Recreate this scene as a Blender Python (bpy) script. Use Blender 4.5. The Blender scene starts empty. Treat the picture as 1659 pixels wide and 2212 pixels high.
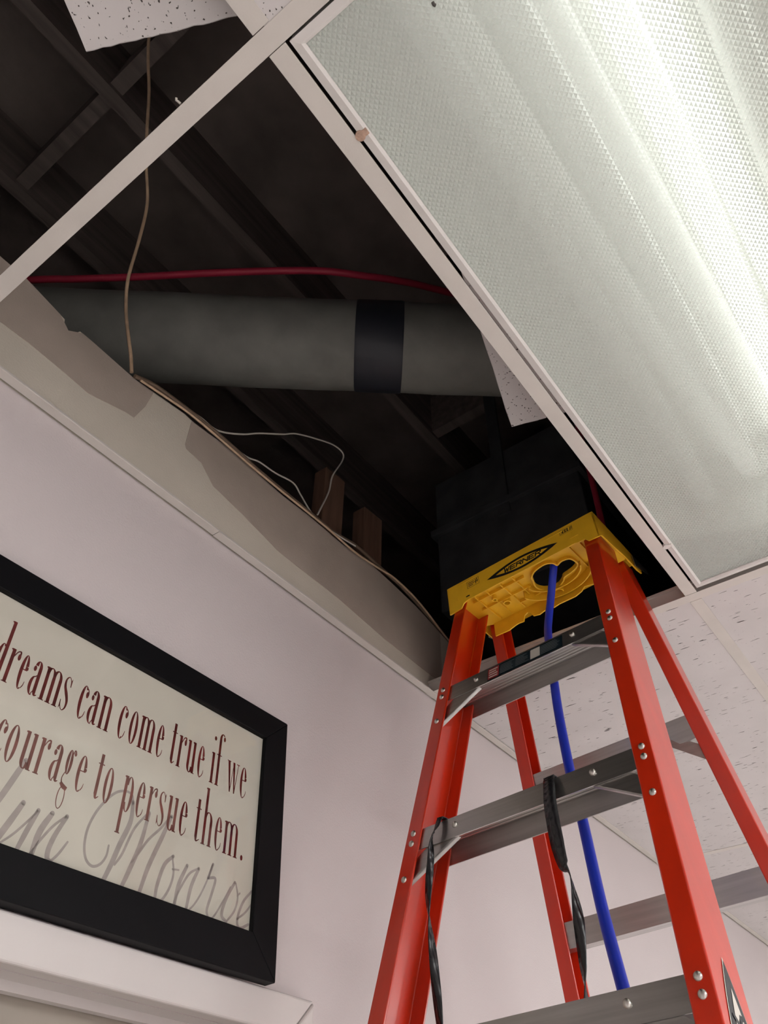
import bpy, bmesh, math, random
from math import sin, cos, pi, radians, tan, atan2, hypot
from mathutils import Vector, Matrix

random.seed(7)
S = bpy.context.scene
COL = S.collection
Z0 = 1.45                      # camera height above the floor
CEIL = Z0 + 0.945              # underside of the ceiling grid

# ---------------------------------------------------------------- camera
cam_d = bpy.data.cameras.new('camera')
cam = bpy.data.objects.new('camera', cam_d)
COL.objects.link(cam)
R_ = Vector((0.60310769, -0.79760787, 0.00909948))
U_ = Vector((-0.55607109, -0.41223726, 0.72169618))
F_ = Vector((0.57187941, 0.44032047, 0.69215014))
cam.matrix_world = Matrix(((R_.x, U_.x, -F_.x, 0), (R_.y, U_.y, -F_.y, 0), (R_.z, U_.z, -F_.z, Z0), (0, 0, 0, 1)))
cam_d.sensor_fit = 'HORIZONTAL'
cam_d.sensor_width = 36
cam_d.lens = 1675.9 * 36 / 1659
cam_d.clip_start = 0.02
S.camera = cam

# ---------------------------------------------------------------- world, exposure
wd = bpy.data.worlds.new('world')
S.world = wd
wd.use_nodes = True
wd.node_tree.nodes['Background'].inputs[0].default_value = (0.5, 0.5, 0.5, 1)
wd.node_tree.nodes['Background'].inputs[1].default_value = 0.0
S.view_settings.view_transform = 'Standard'
S.view_settings.look = 'None'
S.view_settings.exposure = 0.0
S.view_settings.gamma = 1
S.view_settings.use_curve_mapping = False
TUBE = 3.6                     # radiance of the lit lamp in the fixture overhead
PANEL = 18.0                    # radiance of the other ceiling fixtures of the room
LAMP_COLOR = (0.985, 1.0, 0.985)


# ---------------------------------------------------------------- materials
def srgb(r, g, b):
    f = lambda c: (c / 255) / 12.92 if c / 255 <= 0.04045 else ((c / 255 + 0.055) / 1.055) ** 2.4
    return (f(r), f(g), f(b), 1)


def mat(name, col, rough=0.6, metal=0.0, spec=0.5, var=0.0, vscale=20, bump=0.0, bscale=200, stretch=None, coat=0.0):
    m = bpy.data.materials.new(name)
    m.use_nodes = True
    nt = m.node_tree
    p = nt.nodes['Principled BSDF']
    p.inputs['Base Color'].default_value = col
    p.inputs['Roughness'].default_value = rough
    p.inputs['Metallic'].default_value = metal
    p.inputs['Specular IOR Level'].default_value = spec
    p.inputs['Coat Weight'].default_value = coat
    p.inputs['Coat Roughness'].default_value = 0.16
    if var or bump:
        tc = nt.nodes.new('ShaderNodeTexCoord')
        mp = nt.nodes.new('ShaderNodeMapping')
        nt.links.new(tc.outputs['Object'], mp.inputs[0])
        if stretch:
            mp.inputs['Scale'].default_value = stretch
    if var:
        n = nt.nodes.new('ShaderNodeTexNoise')
        n.inputs['Scale'].default_value = vscale
        n.inputs['Detail'].default_value = 4
        nt.links.new(mp.outputs[0], n.inputs['Vector'])
        r = nt.nodes.new('ShaderNodeValToRGB')
        r.color_ramp.elements[0].position = 0.3
        r.color_ramp.elements[1].position = 0.7
        a = [max(0, c * (1 - var)) for c in col[:3]]
        b = [min(1, c * (1 + var)) for c in col[:3]]
        r.color_ramp.elements[0].color = (*a, 1)
        r.color_ramp.elements[1].color = (*b, 1)
        nt.links.new(n.outputs['Fac'], r.inputs[0])
        nt.links.new(r.outputs[0], p.inputs['Base Color'])
    if bump:
        n2 = nt.nodes.new('ShaderNodeTexNoise')
        n2.inputs['Scale'].default_value = bscale
        n2.inputs['Detail'].default_value = 3
        nt.links.new(mp.outputs[0], n2.inputs['Vector'])
        bp = nt.nodes.new('ShaderNodeBump')
        bp.inputs['Strength'].default_value = bump
        bp.inputs['Distance'].default_value = 0.002
        nt.links.new(n2.outputs['Fac'], bp.inputs['Height'])
        nt.links.new(bp.outputs[0], p.inputs['Normal'])
    return m


def emit_mat(name, col, strength):
    m = bpy.data.materials.new(name)
    m.use_nodes = True
    nt = m.node_tree
    p = nt.nodes['Principled BSDF']
    p.inputs['Base Color'].default_value = (0.9, 0.9, 0.9, 1)
    p.inputs['Emission Color'].default_value = (*col, 1)
    p.inputs['Emission Strength'].default_value = strength
    return m


def tile_mat(name, fissure, pin):
    m = bpy.data.materials.new(name)
    m.use_nodes = True
    nt = m.node_tree
    N, Lk = nt.nodes, nt.links
    p = N['Principled BSDF']
    p.inputs['Roughness'].default_value = 0.9
    p.inputs['Specular IOR Level'].default_value = 0.2
    tc = N.new('ShaderNodeTexCoord')
    oi = N.new('ShaderNodeObjectInfo')
    add = N.new('ShaderNodeVectorMath'); add.operation = 'ADD'
    Lk.new(tc.outputs['Object'], add.inputs[0]); Lk.new(oi.outputs['Location'], add.inputs[1])

    def noise(scale, vscale, detail=2, dist=0.0):
        mp = N.new('ShaderNodeMapping'); mp.inputs['Scale'].default_value = scale
        Lk.new(add.outputs[0], mp.inputs[0])
        n = N.new('ShaderNodeTexNoise')
        n.inputs['Scale'].default_value = vscale
        n.inputs['Detail'].default_value = detail
        n.inputs['Distortion'].default_value = dist
        Lk.new(mp.outputs[0], n.inputs['Vector'])
        return n

    def ramp(src, a, b):
        r = N.new('ShaderNodeMapRange')
        r.inputs['From Min'].default_value = a; r.inputs['From Max'].default_value = b
        Lk.new(src, r.inputs['Value'])
        return r
    f1 = ramp(noise(fissure[0], fissure[1], 1.0, 0.4).outputs['Fac'], fissure[2], fissure[2] + .03)
    f2 = ramp(noise((1, 1, 1), pin[0], 0).outputs['Fac'], pin[1], pin[1] + .03)
    mx = N.new('ShaderNodeMath'); mx.operation = 'MAXIMUM'
    Lk.new(f1.outputs[0], mx.inputs[0]); Lk.new(f2.outputs[0], mx.inputs[1])
    tone = N.new('ShaderNodeValToRGB')
    tone.color_ramp.elements[0].color = (0.54, 0.513, 0.507, 1)
    tone.color_ramp.elements[1].color = (0.66, 0.63, 0.625, 1)
    Lk.new(noise((1, 1, 1), 9, 4).outputs['Fac'], tone.inputs[0])
    mix = N.new('ShaderNodeMix'); mix.data_type = 'RGBA'
    Lk.new(mx.outputs[0], mix.inputs['Factor'])
    Lk.new(tone.outputs[0], mix.inputs['A'])
    mix.inputs['B'].default_value = (0.07, 0.06, 0.055, 1)
    Lk.new(mix.outputs['Result'], p.inputs['Base Color'])
    inv = N.new('ShaderNodeMath'); inv.operation = 'SUBTRACT'; inv.inputs[0].default_value = 1
    Lk.new(mx.outputs[0], inv.inputs[1])
    bp = N.new('ShaderNodeBump'); bp.inputs['Strength'].default_value = 0.6; bp.inputs['Distance'].default_value = 0.002
    Lk.new(inv.outputs[0], bp.inputs['Height']); Lk.new(bp.outputs[0], p.inputs['Normal'])
    return m


def lens_mat():
    m = bpy.data.materials.new('prismatic_acrylic')
    m.use_nodes = True
    nt = m.node_tree
    N, Lk = nt.nodes, nt.links
    N.remove(N['Principled BSDF'])
    out = N['Material Output']
    g = N.new('ShaderNodeBsdfRefraction'); g.inputs['IOR'].default_value = 1.49; g.inputs['Roughness'].default_value = 0.03
    g.inputs['Color'].default_value = (0.99, 1.0, 0.98, 1)
    t = N.new('ShaderNodeBsdfTranslucent'); t.inputs['Color'].default_value = (0.86, 0.88, 0.84, 1)
    d = N.new('ShaderNodeBsdfDiffuse'); d.inputs['Color'].default_value = (0.85, 0.885, 0.84, 1)
    a = N.new('ShaderNodeMixShader'); a.inputs[0].default_value = 0.85
    Lk.new(t.outputs[0], a.inputs[1]); Lk.new(d.outputs[0], a.inputs[2])
    b = N.new('ShaderNodeMixShader'); b.inputs[0].default_value = 0.40
    Lk.new(g.outputs[0], b.inputs[1]); Lk.new(a.outputs[0], b.inputs[2])
    Lk.new(b.outputs[0], out.inputs['Surface'])
    return m


def pane_mat():
    m = bpy.data.materials.new('picture_glass')
    m.use_nodes = True
    nt = m.node_tree
    N, Lk = nt.nodes, nt.links
    N.remove(N['Principled BSDF'])
    t = N.new('ShaderNodeBsdfTransparent'); t.inputs[0].default_value = (0.975, 0.98, 0.965, 1)
    g = N.new('ShaderNodeBsdfGlossy'); g.inputs['Roughness'].default_value = 0.05
    x = N.new('ShaderNodeMixShader'); x.inputs[0].default_value = 0.035
    Lk.new(t.outputs[0], x.inputs[1]); Lk.new(g.outputs[0], x.inputs[2])
    Lk.new(x.outputs[0], N['Material Output'].inputs['Surface'])
    return m


M = dict(
    wall=mat('wall_paint', (0.60, 0.55, 0.55, 1), 0.7, spec=0.25, var=0.02, vscale=3, bump=0.25, bscale=260),
    upper=mat('upper_wall_paint', (0.60, 0.555, 0.475, 1), 0.75, spec=0.2, var=0.05, vscale=6, bump=0.3, bscale=260),
    bare=mat('brown_wallboard', (0.42, 0.36, 0.31, 1), 0.9, spec=0.1, var=0.08, vscale=8, bump=0.2, bscale=300),  # darker brown tone of the patches along the wallboard top
    tee=mat('grid_paint', (0.60, 0.565, 0.525, 1), 0.5, spec=0.35, var=0.04, vscale=14, bump=0.08, bscale=400),
    tile=tile_mat('fissured_tile', ((1.0, 0.13, 1), 240, 0.700), (420, 0.86)),
    speck=tile_mat('speckled_tile', ((1.0, 0.6, 1), 200, 0.715), (330, 0.77)),
    lens=lens_mat(),
    fixture=mat('fixture_enamel', (0.66, 0.635, 0.61, 1), 0.4, spec=0.4, var=0.03, vscale=30),
    housing=mat('housing_enamel', (0.76, 0.765, 0.74, 1), 0.45, spec=0.4),
    tube=emit_mat('lit_tube', (0.97, 1.0, 0.97), TUBE),
    tube_glow=emit_mat('added_glow_tube', (0.97, 1.0, 0.95), 0.42),  # faint glow added to an unlit tube to make a band in the lens
    tube_weak_glow=emit_mat('weak_added_glow_tube', (0.97, 1.0, 0.95), 0.20),  # weaker glow, likewise added to an unlit tube
    tube_off=mat('dark_tube_glass', (0.92, 0.92, 0.90, 1), 0.25, spec=0.5),
    panel=emit_mat('lit_diffuser', LAMP_COLOR, PANEL),
    orange=mat('orange_fiberglass', srgb(196, 40, 5), 0.32, spec=0.45, var=0.10, vscale=25, bump=0.03, bscale=250, stretch=(1, 1, 0.08), coat=0.8),
    alu=mat('mill_aluminum', (0.50, 0.49, 0.475, 1), 0.34, metal=1.0, var=0.10, vscale=30, stretch=(0.2, 5, 5)),
    rivet=mat('rivet_steel', (0.62, 0.60, 0.56, 1), 0.28, metal=1.0),
    yellow=mat('yellow_plastic', srgb(236, 182, 36), 0.5, spec=0.4, var=0.05, vscale=30, bump=0.05, bscale=300),
    ink=mat('black_print', (0.006, 0.006, 0.008, 1), 0.55),
    navy=mat('dark_teal_sticker', srgb(14, 30, 38), 0.35),
    red_label=mat('red_sticker_print', srgb(150, 52, 52), 0.4),
    pale=mat('pale_sticker_print', srgb(196, 190, 180), 0.45),
    dim=mat('grey_sticker_print', srgb(120, 128, 130), 0.45),
    blue=mat('blue_plastic', srgb(18, 50, 190), 0.42, spec=0.5, var=0.05, vscale=40),
    strap=mat('black_vinyl', (0.010, 0.010, 0.012, 1), 0.24, spec=0.5, bump=0.04, bscale=90),
    frame=mat('black_frame_wood', (0.004, 0.004, 0.005, 1), 0.55, spec=0.12, bump=0.05, bscale=120),
    paper=mat('cream_print_paper', (0.62, 0.585, 0.535, 1), 0.8, spec=0.15, var=0.035, vscale=16),
    letter=mat('maroon_ink', srgb(98, 38, 38), 0.8, spec=0.1, var=0.35, vscale=60),
    faint=mat('faded_maroon_ink', srgb(120, 76, 72), 0.8, spec=0.1, var=0.25, vscale=60),
    script=mat('grey_script_ink', srgb(166, 156, 155), 0.8, spec=0.1, var=0.10, vscale=90),
    trim=mat('white_trim_paint', (0.60, 0.565, 0.55, 1), 0.45, spec=0.4, var=0.02, vscale=10),
    door=mat('taupe_door_paint', (0.30, 0.265, 0.225, 1), 0.5, var=0.05, vscale=6),
    joist=mat('dark_old_timber', (0.19, 0.155, 0.14, 1), 0.85, var=0.3, vscale=8, bump=0.4, bscale=60, stretch=(0.3, 4, 4)),
    deck=mat('dark_roof_boards', (0.20, 0.165, 0.15, 1), 0.9, var=0.3, vscale=5, bump=0.4, bscale=60),
    steel=mat('dull_duct_metal', (0.085, 0.088, 0.095, 1), 0.6, metal=0.3, var=0.3, vscale=10),
    duct=mat('grey_duct_wrap', (0.165, 0.165, 0.150, 1), 0.75, var=0.14, vscale=14, bump=0.4, bscale=50),
    ducttape=mat('black_duct_tape', (0.016, 0.018, 0.026, 1), 0.5),
    redcable=mat('red_cable_jacket', srgb(170, 40, 66), 0.5),
    wire=mat('tan_wire_jacket', srgb(196, 168, 140), 0.55, var=0.15, vscale=60),
    whitewire=mat('white_wire_jacket', srgb(200, 194, 184), 0.55),
    brownwire=mat('brown_wire_jacket', srgb(104, 86, 70), 0.6, var=0.2, vscale=40),
    wood=mat('stud_wood', (0.125, 0.066, 0.042, 1), 0.75, var=0.25, vscale=20, bump=0.2, bscale=80, stretch=(4, 4, 0.4)),
    rust=mat('rusty_latch', srgb(176, 146, 128), 0.6, var=0.25, vscale=200),
    floor=mat('beige_vinyl_floor', (0.64, 0.61, 0.59, 1), 0.45, var=0.05, vscale=2),
    bug=mat('dark_speck', (0.06, 0.055, 0.05, 1), 0.6),
)


# ---------------------------------------------------------------- mesh helpers
class MB:
    """collects faces for one mesh"""
    def __init__(s):
        s.v, s.f, s.sm = [], [], []

    def add(s, vs, fs, smooth=False):
        o = len(s.v)
        s.v += [tuple(p) for p in vs]
        for f in fs:
            s.f.append([i + o for i in f]); s.sm.append(smooth)
        return s

    def box(s, x0, x1, y0, y1, z0, z1):
        v = [(x, y, z) for x in (x0, x1) for y in (y0, y1) for z in (z0, z1)]
        return s.add(v, [(0, 1, 3, 2), (4, 6, 7, 5), (0, 4, 5, 1), (2, 3, 7, 6), (0, 2, 6, 4), (1, 5, 7, 3)])

    def hexa(s, a, b):
        """loft between two quads a and b (same winding)"""
        return s.add(list(a) + list(b), [(3, 2, 1, 0), (4, 5, 6, 7), (0, 1, 5, 4), (1, 2, 6, 5), (2, 3, 7, 6), (3, 0, 4, 7)])

    def loft(s, rings, smooth=False, cap=True, closed=True):
        n = len(rings[0])
        vs = [p for r in rings for p in r]
        fs = []
        for k in range(len(rings) - 1):
            for i in range(n if closed else n - 1):
                j = (i + 1) % n
                fs.append((k * n + i, k * n + j, (k + 1) * n + j, (k + 1) * n + i))
        s.add(vs, fs, smooth)
        if cap and closed:
            s.add(rings[0], [tuple(range(n - 1, -1, -1))])
            s.add(rings[-1], [tuple(range(n))])
        return s

    def tube(s, pts, r, n=8, cap=True):
        P = [Vector(p) for p in pts]
        rr = r if isinstance(r, (list, tuple)) else [r] * len(P)
        T = []
        for i in range(len(P)):
            a, b = P[max(i - 1, 0)], P[min(i + 1, len(P) - 1)]
            T.append((b - a).normalized())
        ref = Vector((0, 0, 1)) if abs(T[0].z) < 0.9 else Vector((1, 0, 0))
        nrm = (ref - T[0] * ref.dot(T[0])).normalized()
        rings = []
        for i, p in enumerate(P):
            nrm = (nrm - T[i] * nrm.dot(T[i])).normalized()
            bn = T[i].cross(nrm)
            rings.append([p + (nrm * cos(2 * pi * k / n) + bn * sin(2 * pi * k / n)) * rr[i] for k in range(n)])
        return s.loft(rings, True, cap)

    def mesh(s, name):
        me = bpy.data.meshes.new(name)
        me.from_pydata(s.v, [], s.f)
        me.polygons.foreach_set('use_smooth', s.sm)
        me.update()
        bm = bmesh.new(); bm.from_mesh(me)
        bmesh.ops.recalc_face_normals(bm, faces=bm.faces)
        bm.to_mesh(me); bm.free()
        return me

    def build(s, name, m, parent=None, bevel=0.0, seg=2, loc=None):
        me = s.mesh(name)
        me.materials.append(M[m] if isinstance(m, str) else m)
        return link(name, me, parent, bevel, seg, loc)


def link(name, me, parent=None, bevel=0.0, seg=2, loc=None):
    o = bpy.data.objects.new(name, me)
    COL.objects.link(o)
    if parent:
        o.parent = parent
    if loc is not None:
        o.location = loc
    if bevel:
        b = o.modifiers.new('bevel', 'BEVEL')
        b.width = bevel; b.segments = seg; b.limit_method = 'ANGLE'; b.angle_limit = radians(40)
    return o


def empty(name, mw=None, loc=None):
    o = bpy.data.objects.new(name, None)
    COL.objects.link(o)
    o.empty_display_size = 0.05
    if mw is not None:
        o.matrix_world = mw
    if loc is not None:
        o.location = loc
    return o


def tag(o, label=None, cat=None, group=None, kind=None):
    if label: o['label'] = label
    if cat: o['category'] = cat
    if group: o['group'] = group
    if kind: o['kind'] = kind
    return o


def spline(pts, k=6):
    """Catmull-Rom through the points"""
    P = [Vector(p) for p in pts]
    if len(P) < 3:
        return P
    Q = [P[0] * 2 - P[1]] + P + [P[-1] * 2 - P[-2]]
    out = []
    for i in range(1, len(Q) - 2):
        a, b, c, d = Q[i - 1:i + 3]
        for j in range(k):
            t = j / k
            out.append(0.5 * ((2 * b) + (c - a) * t + (2 * a - 5 * b + 4 * c - d) * t * t + (3 * b - a - 3 * c + d) * t ** 3))
    out.append(P[-1])
    return out


# ---------------------------------------------------------------- room shell
WY = 0.892                     # face of the wall with the picture
XB, XF, YR, YP = -2.6, 6.3, -3.05, 3.0
DECK = Z0 + 2.35
fl = MB().box(XB - .1, XF + .1, YR - .1, YP + .1, -.1, 0).build('floor', 'floor'); tag(fl, kind='structure')
w = MB().box(XB - .1, XB, YR - .1, YP + .1, 0, DECK).build('wall_back', 'wall'); tag(w, kind='structure')
w = MB().box(XF, XF + .1, YR - .1, YP + .1, 0, DECK).build('wall_front', 'wall'); tag(w, kind='structure')
w = MB().box(XB, XF, YR - .1, YR, 0, DECK).build('wall_right', 'wall'); tag(w, kind='structure')
w = MB().box(XB, XF, YP, YP + .1, 0, DECK).build('wall_outer', 'deck'); tag(w, kind='structure')

# the wall on the left: full thickness below the ceiling with a door opening, one board above it
DX0, DX1, DTOP = 0.165, 0.925, Z0 + 0.217
wl = MB()
wl.box(XB, DX0, WY, WY + .115, 0, CEIL)
wl.box(DX1, XF, WY, WY + .115, 0, CEIL)
wl.box(DX0, DX1, WY, WY + .115, DTOP, CEIL)
wall_left = wl.build('wall_left', 'wall'); tag(wall_left, kind='structure')
top = [(XB, 1.185), (-1.2, 1.18), (-.2, 1.187), (.168, 1.1797), (.2487, 1.1617), (.252, 1.147), (.2641, 1.143), (.274, 1.150), (.280, 1.163), (.292, 1.164), (.4025, 1.158), (.46, 1.166), (.5226, 1.1746),
       (.55, 1.171), (.6202, 1.180), (.7284, 1.1785), (.80, 1.175), (.8824, 1.1807), (1.0, 1.179), (1.1075, 1.192), (1.20, 1.187), (1.298, 1.178), (1.4636, 1.1455), (1.6, 1.16), (2.4, 1.18), (XF, 1.18)]
ub = MB()
for (xa, za), (xb_, zb) in zip(top[:-1], top[1:]):
    a = [(xa, WY, CEIL), (xb_, WY, CEIL), (xb_, WY, Z0 + zb), (xa, WY, Z0 + za)]
    ub.hexa(a, [(x, WY + .013, z) for x, y, z in a])
upper = ub.build('wall_board', 'upper', wall_left)
upper['label'] = 'olive beige painted strip of wallboard above the ceiling line'
# darker brown patches along the top, in two runs
run1 = [(.0, 1.052), (.1665, 1.0507), (.216, 1.0527), (.285, 1.050), (.336, 1.0454), (.4079, 1.0676), (.427, 1.071), (.440, 1.115), (.4455, 1.157)]
run2 = [(.540, 1.1028), (.545, 1.094), (.585, 1.089), (.6224, 1.0576), (.70, 1.046), (.809, 1.0242), (.8795, 1.0227), (1.0, 1.022), (1.1653, 1.0092), (1.40, 1.006)]


def top_at(x):
    for (xa, za), (xb_, zb) in zip(top[:-1], top[1:]):
        if xa <= x <= xb_:
            return za + (zb - za) * (x - xa) / (xb_ - xa)


for run in (run1, run2):
    pm = MB()
    xs = run
    for (xa, za), (xb_, zb) in zip(xs[:-1], xs[1:]):
        if xb_ <= xa:
            xa, xb_, za, zb = xb_, xa, zb, za
        n = max(1, int((xb_ - xa) / .02))
        for i in range(n):
            p, q = xa + (xb_ - xa) * i / n, xa + (xb_ - xa) * (i + 1) / n
            z1, z2 = za + (zb - za) * i / n, za + (zb - za) * (i + 1) / n
            a = [(p, WY - .0008, Z0 + z1), (q, WY - .0008, Z0 + z2), (q, WY - .0008, Z0 + top_at(q) - .0005), (p, WY - .0008, Z0 + top_at(p) - .0005)]
            if a[2][2] - a[1][2] < .0005 and a[3][2] - a[0][2] < .0005:
                continue
            pm.hexa(a, [(x, WY + .0002, z) for x, y, z in a])
    o = pm.build('brown_patch', 'bare', wall_left)
    o['label'] = 'darker brown patch of wallboard along the ragged top edge'

# roof deck with joists over the ceiling space
dk = MB().box(XB - .1, XF + .1, YR - .1, YP + .1, DECK, DECK + .1).build('roof_deck', 'deck'); tag(dk, kind='structure')
jm = MB().box(XB, XF, -.019, .019, -.235, 0).mesh('joist'); jm.materials.append(M['joist'])
for i in range(14):
    link('joist', jm, dk, loc=(0, -2.66 + i * .405, DECK))
# cross bridging pieces between joists
bmz = MB().box(-.019, .019, -.19, .19, -.22, -.02).mesh('blocking'); bmz.materials.append(M['joist'])
for x, y in ((.12, .78), (.98, .375), (1.55, .78), (1.55, .375), (.12, 1.185), (2.2, .375)):
    link('blocking', bmz, dk, loc=(x, y - .0025, DECK))

# ---------------------------------------------------------------- ceiling grid and tiles
TX = [-2.319, -1.0995, 0.1200, 1.3390, 2.668, 3.887, 5.106]
TY = [-2.7914, -2.1818, -1.5722, -0.9625, -0.3528, 0.2568]
ROW = TY + [WY - .011]
COLX = [XB] + TX + [XF]


def tee(mb, a, b, axis, flange=.0119):
    """inverted T, flange at CEIL, stem above"""
    c = a[1 - axis]
    lo, hi = a[axis], b[axis]
    for h, z0, z1 in ((flange, CEIL, CEIL + .0009), (.0011, CEIL + .0009, CEIL + .031), (.0030, CEIL + .031, CEIL + .038)):
        if axis == 0:
            mb.box(lo, hi, c - h, c + h, z0, z1)
        else:
            mb.box(c - h, c + h, lo, hi, z0, z1)


far = MB()
for x in (TX[0], TX[1], TX[4], TX[5], TX[6]):
    tee(far, (x, YR), (x, WY - .0005), 1)
for y in TY[:4]:
    for xa, xb_ in zip(COLX[:-1], COLX[1:]):
        tee(far, (xa + .0125, y), (xb_ - .0125, y), 0)
ceiling = far.build('ceiling', 'tee'); tag(ceiling, kind='structure')
for x in (TX[2], TX[3]):
    mb = MB(); tee(mb, (x, YR), (x, WY - .0005), 1)
    mb.build('main_tee', 'tee', ceiling, bevel=.0003, seg=1)
for y in TY[4:]:
    for xa, xb_ in zip(COLX[:-1], COLX[1:]):
        mb = MB(); tee(mb, (xa + .0127, y), (xb_ - .0127, y), 0)
        mb.build('cross_tee', 'tee', ceiling, bevel=.0003, seg=1)
# wall angles, butted with a visible joint
for q_, (xa, xb_, dz) in enumerate(((XB, .6415, 0), (.6425, 1.95, -.0012), (1.951, XF, 0))):
    mb = MB()
    mb.box(xa, xb_, WY - .0222, WY - .0056, CEIL - .0024 + dz, CEIL - .0014 + dz)
    mb.box(xa, xb_, WY - .0066, WY - .0056, CEIL - .0014 + dz, CEIL + .020 + dz)
    mb.box(xa, xb_, WY - .0222, WY - .0212, CEIL - .0014 + dz, CEIL + .0008 + dz)
    o = mb.build('trim_%d' % (q_ + 1), 'tee', bevel=.0003, seg=1); tag(o, kind='structure')

FIXCELL = {(3, 4)}                                   # column, row of the fixture that shows
LIT = {(1, 0), (3, 0), (5, 0), (7, 0), (2, 1), (4, 1), (6, 1)}
OPEN = {(3, 5), (2, 5)}
tmesh = {}


def tile_mesh(dx, dy, m):
    k = (round(dx, 3), round(dy, 3), m)
    if k not in tmesh:
        me = MB().box(-dx / 2, dx / 2, -dy / 2, dy / 2, 0, .016).mesh('ceiling_tile')
        me.materials.append(M[m])
        tmesh[k] = me
    return tmesh[k]


ROWS = [YR] + ROW
for i, (xa, xb_) in enumerate(zip(COLX[:-1], COLX[1:])):
    for j, (ya, yb) in enumerate(zip(ROWS[:-1], ROWS[1:])):
        if (i, j - 1) in FIXCELL or (i, j - 1) in LIT or (i, j - 1) in OPEN:
            continue
        pad_y1 = .004 if j < len(ROWS) - 2 else -.004
        dx, dy = xb_ - xa - .008, yb - ya - .008
        if j == len(ROWS) - 2:
            dy = yb - ya - .006
        link('tile', tile_mesh(dx, dy, 'speck' if i <= 2 else 'tile'), ceiling, loc=((xa + xb_) / 2, (ya + yb) / 2, CEIL + .0012))

# ---------------------------------------------------------------- light fixtures
def fixture(name, x0, x1, y0, y1, prism):
    root = empty(name, loc=((x0 + x1) / 2, (y0 + y1) / 2, CEIL))
    hx, hy = (x1 - x0) / 2, (y1 - y0) / 2
    fr = MB()
    fw, zt = .0125, .006
    for a, b in (((-hx, -hy), (hx, -hy)), ((hx, -hy), (hx, hy)), ((hx, hy), (-hx, hy)), ((-hx, hy), (-hx, -hy))):
        ins = lambda p, d: (p[0] - math.copysign(d, p[0]), p[1] - math.copysign(d, p[1]))
        o0, o1, i0, i1 = a, b, ins(a, fw), ins(b, fw)
        m0, m1 = ins(a, fw * .72), ins(b, fw * .72)
        g = .0006                                     # hairline at the mitre
        fr.add([(*o0, .001), (*o1, .001), (*m1, -.0012), (*m0, -.0012), (*i1, .0016), (*i0, .0016), (*i1, zt), (*i0, zt), (*o1, zt), (*o0, zt)],
               [(0, 1, 2, 3), (3, 2, 4, 5), (5, 4, 6, 7), (7, 6, 8, 9), (9, 8, 1, 0)])
    fr.build('door_frame', 'fixture', root)
    hs = MB()
    zt2 = .131
    t = .0012
    e = .001
    hs.box(-hx + e, hx - e, -hy + e, -hy + e + t, .0062, zt2)
    hs.box(-hx + e, hx - e, hy - e - t, hy - e, .0062, zt2)
    hs.box(-hx + e, -hx + e + t, -hy + e + t, hy - e - t, .0062, zt2)
    hs.box(hx - e - t, hx - e, -hy + e + t, hy - e - t, .0062, zt2)
    hs.box(-hx + e, hx - e, -hy + e, hy - e, zt2, zt2 + t)
    hs.build('housing', 'housing', root)
    lx, ly = hx - fw + .003, hy - fw + .003
    if prism:
        pitch, ang = .0054, radians(PRISM_SLOPE)
        h = pitch / 2 * tan(ang)
        zb = .0042
        n = int(2 * max(lx, ly) / pitch) + 4
        idx, vs, fs = {}, [], []
        q = pitch / math.sqrt(2)

        def vid(i, j):
            k = (i, j)
            if k not in idx:
                idx[k] = len(vs); vs.append(((i + j) * q, (j - i) * q, zb))
            return idx[k]
        K = int(2 * lx / pitch)
        for i in range(-K, K):
            for j in range(-K, K):
                cx, cy = (i + j + 1) * q, (j - i) * q
                if abs(cx) > lx or abs(cy) > ly:
                    continue
                a, b, c_, d = vid(i, j), vid(i + 1, j), vid(i + 1, j + 1), vid(i, j + 1)
                p = len(vs); vs.append((cx, cy, zb - h))
                fs += [(a, b, p), (b, c_, p), (c_, d, p), (d, a, p)]
        o = len(vs)
        e = pitch * .6
        vs += [(-lx - e, -ly - e, zb + .0022), (lx + e, -ly - e, zb + .0022), (lx + e, ly + e, zb + .0022), (-lx - e, ly + e, zb + .0022)]
        fs.append((o, o + 1, o + 2, o + 3))
        me = bpy.data.meshes.new('lens')
        me.from_pydata(vs, [], fs); me.update()
        # every facet looks down, the flat back looks up
        bm = bmesh.new(); bm.from_mesh(me)
        flip = [f for f in bm.faces if (f.normal.z > 0) != (len(f.verts) == 4)]
        bmesh.ops.reverse_faces(bm, faces=flip)
        bm.to_mesh(me); bm.free()
        me.materials.append(M['lens'])
        link('lens', me, root)
        for k, yy in enumerate((-.125, -.028, .066, .160)):
            tb = MB()
            L = hx - .03
            tb.tube([(-L, yy, .092), (L, yy, .092)], .019, 20)
            tb.build('tube', ('tube_off', 'tube', 'tube_glow', 'tube_weak_glow')[k], root)
            for s_ in (-1, 1):
                MB().box(s_ * (L + .0045) - .004, s_ * (L + .0045) + .004, yy - .018, yy + .018, .070, .1305).build('lampholder', 'housing', root, bevel=.002)
        for xx in (-.468, .437):                       # door latches on the hole side
            lt = MB()
            lt.tube([(xx, hy - .001, -.0018), (xx, hy - .001, .004)], .0062, 12)
            lt.box(xx - .004, xx + .004, hy - .0115, hy + .002, -.0022, .0005)
            lt.build('latch', 'rust' if xx < 0 else 'fixture', root, bevel=.0006)
        sp = MB().tube([(-.5275, .145, .0005), (-.5255, .1453, -.0008), (-.5235, .1445, .0002)], .0018, 8).build('speck', 'bug', root)
        sp['label'] = 'small dark speck stuck to the lens'
    else:
        MB().box(-lx, lx, -ly, ly, .0032, .0062).build('lens', 'panel', root)
    return root


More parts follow.
